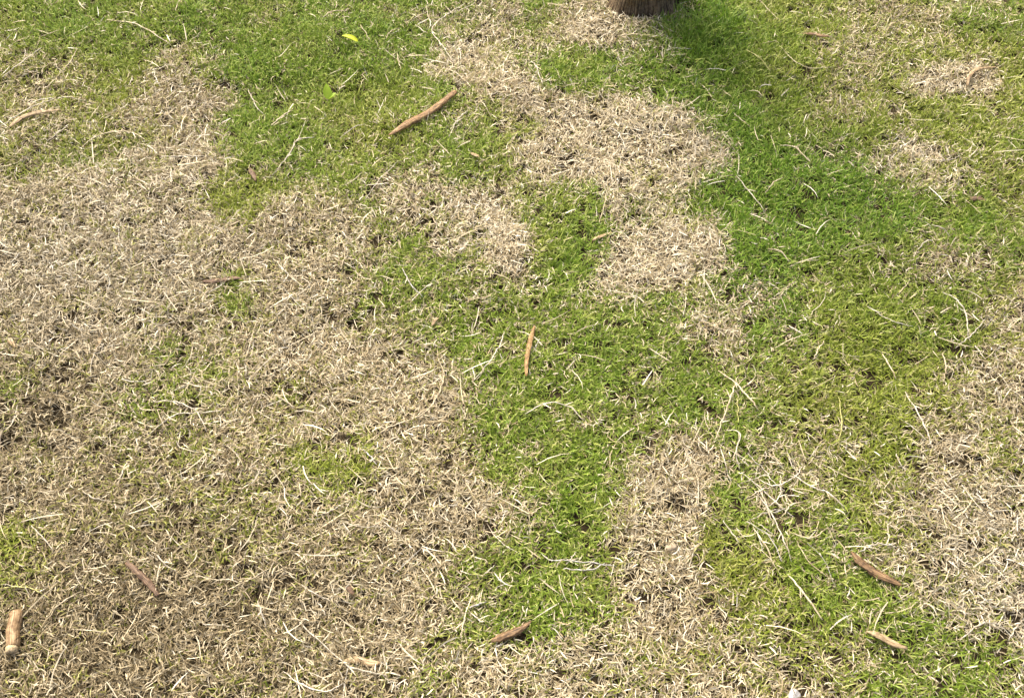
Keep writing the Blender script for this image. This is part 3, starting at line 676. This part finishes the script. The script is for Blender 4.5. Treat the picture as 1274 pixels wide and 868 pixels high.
# ------------------------------------------------------------------ single straws and runners, each traced where it lies
# (colour, thickness in mm, points, optional side shoots)
S = [
 ('white', 1.5, [(2, 96), (27, 81), (53, 59)]), ('white', 1.5, [(-4, 161), (34, 138), (66, 120)]), ('white', 1.2, [(66, 120), (84, 121), (106, 123)]),
 ('straw', 1.3, [(69, 93), (88, 79), (96, 62)]), ('white', 1.3, [(57, 174), (83, 155)]), ('straw', 1.5, [(99, 179), (118, 167), (145, 160), (167, 164), (182, 172)]),
 ('white', 1.4, [(307, 105), (316, 125), (326, 138)]), ('white', 1.6, [(337, 213), (361, 192), (370, 175), (391, 170)], [[(370, 175), (380, 148)]]),
 ('straw', 2.0, [(337, 154), (350, 146), (364, 133)]), ('white', 1.5, [(199, 192), (233, 194), (263, 192)]), ('straw', 1.4, [(199, 216), (233, 209), (256, 192)]),
 ('straw', 1.8, [(133, 25), (169, 32), (192, 44), (209, 52)]), ('straw', 1.4, [(165, 216), (184, 229)]), ('white', 1.3, [(211, 172), (214, 152)]),
 ('straw', 1.2, [(51, 47), (76, 40)]), ('straw', 1.6, [(400, 27), (412, 19), (432, 15)]), ('straw', 1.3, [(219, 17), (224, 2)]),
 ('white', 1.5, [(579, 0), (555, 14), (540, 29), (538, 40), (550, 56), (565, 76)], [[(565, 10), (592, 3)]]), ('white', 1.4, [(516, 27), (530, 37)]),
 ('straw', 1.0, [(449, 32), (460, 49)]), ('straw', 1.4, [(479, 46), (486, 38), (496, 32)]), ('straw', 1.3, [(493, 61), (498, 83)]), ('white', 1.5, [(661, 79), (668, 92), (675, 110)]),
 ('white', 1.2, [(653, 116), (660, 127)]), ('straw', 1.3, [(595, 123), (604, 136), (612, 147)]), ('white', 1.6, [(558, 172), (570, 152), (582, 140)], [[(570, 154), (563, 149)]]),
 ('white', 1.3, [(455, 248), (471, 228), (496, 199)]), ('white', 1.4, [(764, 162), (772, 173), (779, 186)]), ('straw', 1.4, [(768, 51), (788, 52), (811, 52)]),
 ('straw', 1.2, [(722, 47), (732, 57), (734, 71)]), ('white', 1.2, [(423, 170), (440, 157), (454, 152)]), ('straw', 1.3, [(536, 270), (548, 284)]), ('straw', 1.4, [(822, 230), (835, 225), (849, 223)]),
 ('white', 1.4, [(917, 221), (932, 240), (952, 262)]), ('straw', 1.2, [(911, 142), (933, 159)]), ('straw', 1.0, [(969, 54), (989, 78), (1009, 84), (1036, 81)]),
 ('straw', 1.8, [(971, 181), (989, 186), (1006, 202)], [[(989, 186), (997, 180)]]), ('white', 1.4, [(972, 118), (982, 108)]), ('white', 1.5, [(979, 98), (989, 91)]), ('white', 1.3, [(1134, 123), (1153, 116)]),
 ('white', 1.3, [(1158, 194), (1181, 197), (1195, 191)]), ('straw', 1.3, [(1202, 206), (1222, 214)]), ('white', 1.4, [(1161, 277), (1172, 283), (1183, 290)]), ('straw', 1.6, [(952, 240), (962, 230), (974, 223)]),
 ('straw', 1.2, [(932, 111), (942, 113), (949, 120)]), ('white', 1.3, [(1243, 243), (1256, 250)]), ('white', 1.8, [(1057, 199), (1062, 206)]), ('straw', 1.0, [(945, 0), (969, 24)]),
 ('straw', 1.0, [(915, 7), (942, 30)]), ('yellow', 1.8, [(927, 64), (943, 75), (959, 88)]), ('straw', 1.1, [(945, 56), (967, 49)]),
 ('white', 1.5, [(192, 501), (219, 501), (245, 513), (256, 536)]), ('white', 1.5, [(184, 541), (216, 519), (245, 513), (277, 509)]), ('white', 1.3, [(216, 486), (238, 474)]),
 ('white', 1.2, [(111, 474), (116, 449), (125, 428)]), ('straw', 1.4, [(149, 477), (169, 464), (194, 460)]), ('straw', 1.6, [(130, 540), (150, 526)]),
 ('white', 1.4, [(339, 320), (350, 332), (358, 344), (343, 357)]), ('straw', 1.3, [(304, 445), (311, 425), (319, 396)]), ('white', 1.5, [(364, 506), (385, 509), (403, 514)]),
 ('straw', 1.5, [(341, 487), (366, 501)]), ('straw', 1.3, [(400, 415), (418, 435)]), ('straw', 1.4, [(245, 346), (270, 320)]), ('white', 1.5, [(186, 351), (209, 359)]), ('straw', 1.4, [(290, 516), (297, 492)]),
 ('white', 1.4, [(589, 472), (609, 449), (622, 427), (627, 408)]), ('white', 1.4, [(653, 514), (680, 501), (707, 504), (727, 519)]), ('grey', 1.5, [(501, 334), (509, 352), (525, 369)]),
 ('straw', 1.6, [(454, 553), (484, 531), (518, 519), (538, 503), (552, 469), (545, 442)]), ('grey', 1.6, [(452, 558), (469, 577)]), ('straw', 1.3, [(582, 371), (598, 370), (614, 366)]),
 ('straw', 1.4, [(484, 506), (501, 479)]), ('straw', 1.3, [(420, 293), (430, 314), (425, 334)]), ('white', 1.1, [(705, 455), (717, 442)]), ('grey', 1.3, [(666, 428), (671, 417)]),
 ('white', 1.6, [(1175, 361), (1192, 373), (1203, 391), (1206, 417)]), ('white', 1.5, [(1190, 430), (1210, 415), (1227, 395)]), ('white', 1.1, [(1080, 379), (1100, 396), (1117, 403), (1138, 403)]),
 ('straw', 1.6, [(1097, 435), (1107, 449), (1117, 467)]), ('white', 1.6, [(1127, 484), (1138, 509), (1151, 533), (1161, 558)], [[(1146, 523), (1160, 511)]]),
 ('straw', 2.0, [(895, 454), (918, 477), (935, 496), (945, 506)], [[(918, 477), (926, 466)]]), ('straw', 1.8, [(891, 543), (900, 519), (911, 489), (920, 462)], [[(900, 519), (893, 512)]]),
 ('yellow', 1.3, [(920, 523), (919, 489)]), ('white', 1.4, [(905, 530), (922, 536), (917, 560), (923, 577)]), ('yellow', 1.6, [(1045, 553), (1048, 523), (1045, 492)]),
 ('straw', 1.2, [(945, 538), (952, 523)]), ('white', 2.1, [(982, 403), (999, 413)]), ('straw', 1.8, [(955, 312), (970, 316), (982, 325)]), ('white', 1.7, [(1143, 309), (1151, 301), (1161, 298)]),
 ('straw', 1.4, [(1119, 363), (1133, 347)]), ('straw', 1.7, [(1175, 435), (1178, 455), (1176, 472)]), ('white', 1.3, [(1215, 428), (1227, 445)]), ('straw', 1.5, [(1014, 444), (1018, 434), (1026, 423)]),
 ('white', 1.3, [(1117, 560), (1124, 577)]), ('white', 1.5, [(101, 608), (116, 620), (132, 622)]), ('white', 1.5, [(37, 651), (49, 664), (66, 684)]), ('white', 1.5, [(187, 684), (204, 699), (221, 710)]),
 ('straw', 1.4, [(145, 686), (175, 694)]), ('straw', 1.4, [(155, 640), (179, 625), (201, 610)]), ('white', 1.3, [(145, 603), (155, 581)]), ('straw', 1.5, [(54, 777), (74, 753), (101, 733)]),
 ('white', 1.5, [(371, 770), (395, 794), (430, 826)]), ('white', 1.5, [(351, 831), (375, 850), (402, 860), (430, 848)]), ('white', 1.4, [(375, 725), (395, 740), (418, 748)]),
 ('straw', 1.4, [(294, 725), (314, 718), (334, 706)]), ('white', 1.6, [(319, 743), (325, 760), (329, 777)]), ('white', 1.5, [(393, 640), (412, 634), (430, 622)]), ('white', 1.5, [(250, 772), (283, 774)]),
 ('white', 1.5, [(275, 820), (280, 801)]), ('straw', 1.2, [(169, 861), (189, 841), (219, 819)]), ('straw', 1.5, [(216, 858), (250, 868)]), ('white', 1.6, [(395, 747), (405, 764)]),
 ('yellow', 1.4, [(-4, 730), (30, 730), (51, 738), (67, 750)]), ('yellow', 1.3, [(88, 861), (105, 828)]), ('grey', 1.4, [(683, 694), (717, 696), (768, 699)]), ('grey', 1.5, [(700, 705), (734, 706), (754, 696)]),
 ('white', 1.2, [(705, 699), (717, 683)]), ('grey', 2.0, [(584, 755), (604, 747)]), ('white', 1.5, [(585, 762), (602, 773)]), ('straw', 1.6, [(503, 777), (533, 764)]), ('white', 1.6, [(481, 681), (501, 688)]),
 ('white', 1.2, [(472, 644), (485, 656), (498, 664)]), ('white', 1.2, [(420, 645), (447, 656), (479, 654)]), ('white', 1.5, [(420, 818), (440, 831), (482, 840)]), ('white', 1.3, [(425, 737), (447, 708)]),
 ('straw', 1.4, [(734, 780), (763, 765)]), ('white', 1.1, [(602, 716), (616, 704)]), ('white', 1.5, [(805, 808), (813, 823)]), ('straw', 1.2, [(808, 642), (828, 618)]), ('white', 1.7, [(754, 811), (768, 811)]),
 ('straw', 1.3, [(454, 814), (447, 780)]), ('straw', 1.2, [(548, 588), (568, 605)]), ('white', 1.5, [(925, 581), (955, 608), (989, 640)]), ('white', 1.4, [(942, 605), (959, 632), (974, 666), (986, 696)]),
 ('white', 1.8, [(989, 585), (1013, 603), (1033, 610), (1053, 627)]), ('white', 1.4, [(955, 629), (972, 612), (974, 585)]), ('white', 1.8, [(1073, 681), (1094, 674), (1119, 677)]),
 ('straw', 1.8, [(1114, 642), (1131, 639), (1155, 641)]), ('white', 1.5, [(1198, 792), (1222, 775), (1246, 774)], [[(1222, 775), (1217, 762)]]), ('straw', 2.0, [(982, 710), (999, 733), (1026, 767)]),
 ('straw', 1.5, [(938, 651), (952, 675), (965, 700)]), ('white', 1.2, [(901, 645), (920, 671)]), ('white', 1.4, [(1257, 794), (1264, 780), (1276, 768)]), ('straw', 1.2, [(1129, 819), (1148, 841)]),
 ('straw', 1.3, [(1003, 632), (1028, 615)]), ('straw', 1.5, [(1148, 642), (1170, 652), (1185, 662)]), ('straw', 1.4, [(1171, 726), (1198, 720)]), ('straw', 1.4, [(975, 640), (985, 626), (1000, 622)]),
 ('white', 1.3, [(948, 590), (965, 600), (990, 590), (1000, 575)]), ('straw', 1.3, [(930, 615), (950, 605), (968, 600)]), ('white', 1.2, [(935, 575), (918, 560)]), ('straw', 1.4, [(985, 660), (1010, 668), (1030, 655)]),
]
q_ = random.Random(5)
for k in range(18):
    a_ = q_.uniform(.35, 1.35); L0 = q_.uniform(25, 75); x_, y_ = q_.uniform(915, 1030), q_.uniform(550, 680); b_ = q_.uniform(-.5, .5)
    if k % 4 == 3: a_ = q_.uniform(-.9, -.2)
    S.append((q_.choice(('white', 'straw', 'grey')), q_.uniform(.6, 1.0), [(x_, y_), (x_ + L0 * .5 * math.cos(a_ - b_ * .5), y_ + L0 * .5 * math.sin(a_ - b_ * .5)), (x_ + L0 * math.cos(a_), y_ + L0 * math.sin(a_))]))
COLN = {'white': 'white', 'straw': 'straw-coloured', 'yellow': 'yellowish', 'grey': 'grey'}
for (p_, t_) in (((1182, 104), 'the small round dead patch'), ((1150, 203), 'the faded patch'), ((800, 25), 'the tree trunk'), ((618, 298), 'the round central dead patch'),
                 ((410, 128), 'the seedling'), ((440, 50), 'the yellow leaf'), ((991, 861), 'the white stone'), ((836, 677), 'the tan pebble'), ((297, 382), 'the small green tuft'),
                 ((710, 265), 'the green tongue'), ((990, 610), 'the tangle of pale stems'), ((125, 430), 'the faded orange sliver'),
                 ((450, 824), 'the buried tan strip'), ((750, 292), 'the small tan sliver')):
    NAMED.append((at(*p_), t_, [at(*p_)]))
STEMS = []
for ent in S:
    c, th, pix = ent[0], ent[1], ent[2]; side = ent[3] if len(ent) > 3 else []
    mid = at(*pix[len(pix) // 2]); dd = float(dead_share(mid[0:1], mid[1:2])[0])
    top = .0214 - .0075 * dd
    def lay(pp, endlow=True):
        P = [at(a, b, top) for (a, b) in pp]
        for k, p in enumerate(P):
            p[2] += gz(p[0], p[1]) + rnd.uniform(-.001, .003)
        if endlow: P[0][2] -= .005; P[-1][2] -= .005
        return P
    Cc = catmull(lay(pix), 6); n = len(Cc)
    jit = [rnd.uniform(-.0013, .0013) for _ in range(n)]
    for k in range(n): Cc[k] = Cc[k] + np.array([jit[k], jit[k - 1], 0])
    org = np.array([np.mean([p[0] for p in Cc]), np.mean([p[1] for p in Cc]), min(p[2] for p in Cc)])
    V, F, UU, VV = [], [], [], []
    r0 = th * .00078
    rad = [r0 * (1 - .45 * abs(2 * k / (n - 1) - 1) ** 2.5) * (1.22 if (k % 6 == 0 and 0 < k < n - 1) else 1) for k in range(n)]
    tube(V, F, UU, VV, [p - org for p in Cc], rad, 6, True, .05)
    for sp in side:
        Q = catmull(lay(sp), 5); Q[0] = Q[0] + np.array([0, 0, .004])
        tube(V, F, UU, VV, [p - org for p in Q], [r0 * (.8 - .5 * k / (len(Q) - 1)) for k in range(len(Q))], 6, True, .05)
    # dry sheath blades left at the joints of the longer runners
    length = sum(np.linalg.norm(Cc[k + 1] - Cc[k]) for k in range(n - 1))
    o = mesh_obj('straw_stem', V, F, M_STEM[c], attrs={'u': UU, 'v': VV}); o.location = org
    if length > .06 and th >= 1.4:
        for k in range(5, n - 2, 6):
            tg = Cc[k + 1] - Cc[k]; az = math.atan2(tg[1], tg[0]) + rnd.choice((-.6, .6)) + rnd.uniform(-.2, .2)
            VB, FB, AB, BB = [], [], [], []
            blade(VB, FB, AB, BB, Cc[k] - org, az, 1.25, .35, rnd.uniform(.012, .022), .0019, rnd.uniform(-.6, .6), rnd.uniform(.4, 1), 4)
            mesh_obj('sheath', VB, FB, M_STRAW, o, attrs={'along': AB, 'blade_rnd': BB})
    # what it looks like and what it lies on
    chord = np.linalg.norm(Cc[-1] - Cc[0]); bend = length / max(chord, 1e-6)
    size = 'long' if length > .095 else ('short' if length < .042 else 'medium')
    shape = 'forked' if side else ('curled' if bend > 1.12 else ('curved' if bend > 1.02 else 'straight'))
    thick = 'thick ' if th >= 1.75 else ('thin ' if th <= 1.25 else '')
    on = 'dead grass' if dd > .68 else ('green grass' if dd < .32 else 'mixed grass')
    dist, lm = min(((min(np.linalg.norm(p[:2] - mid[:2]) for p in C_), t) for (_, t, C_) in NAMED))
    STEMS.append((f'{size} {thick}{COLN[c]} {shape} stem on {on}', lm, dist, o))
ORD = ['nearest', 'second nearest', 'third nearest', 'fourth nearest', 'fifth nearest', 'sixth nearest', 'seventh nearest', 'eighth nearest', 'ninth nearest', 'tenth nearest', 'eleventh nearest', 'twelfth nearest']
for key in sorted({(a, b) for a, b, _, _ in STEMS}):
    same = sorted([(d_, k_) for k_, (a, b, d_, _) in enumerate(STEMS) if (a, b) == key])
    for r_, (d_, k_) in enumerate(same):
        tag(STEMS[k_][3], f'{key[0]}, ' + ('near ' if len(same) == 1 else ORD[r_] + ' ') + key[1], 'grass stem', 'dry stems lying on the lawn')
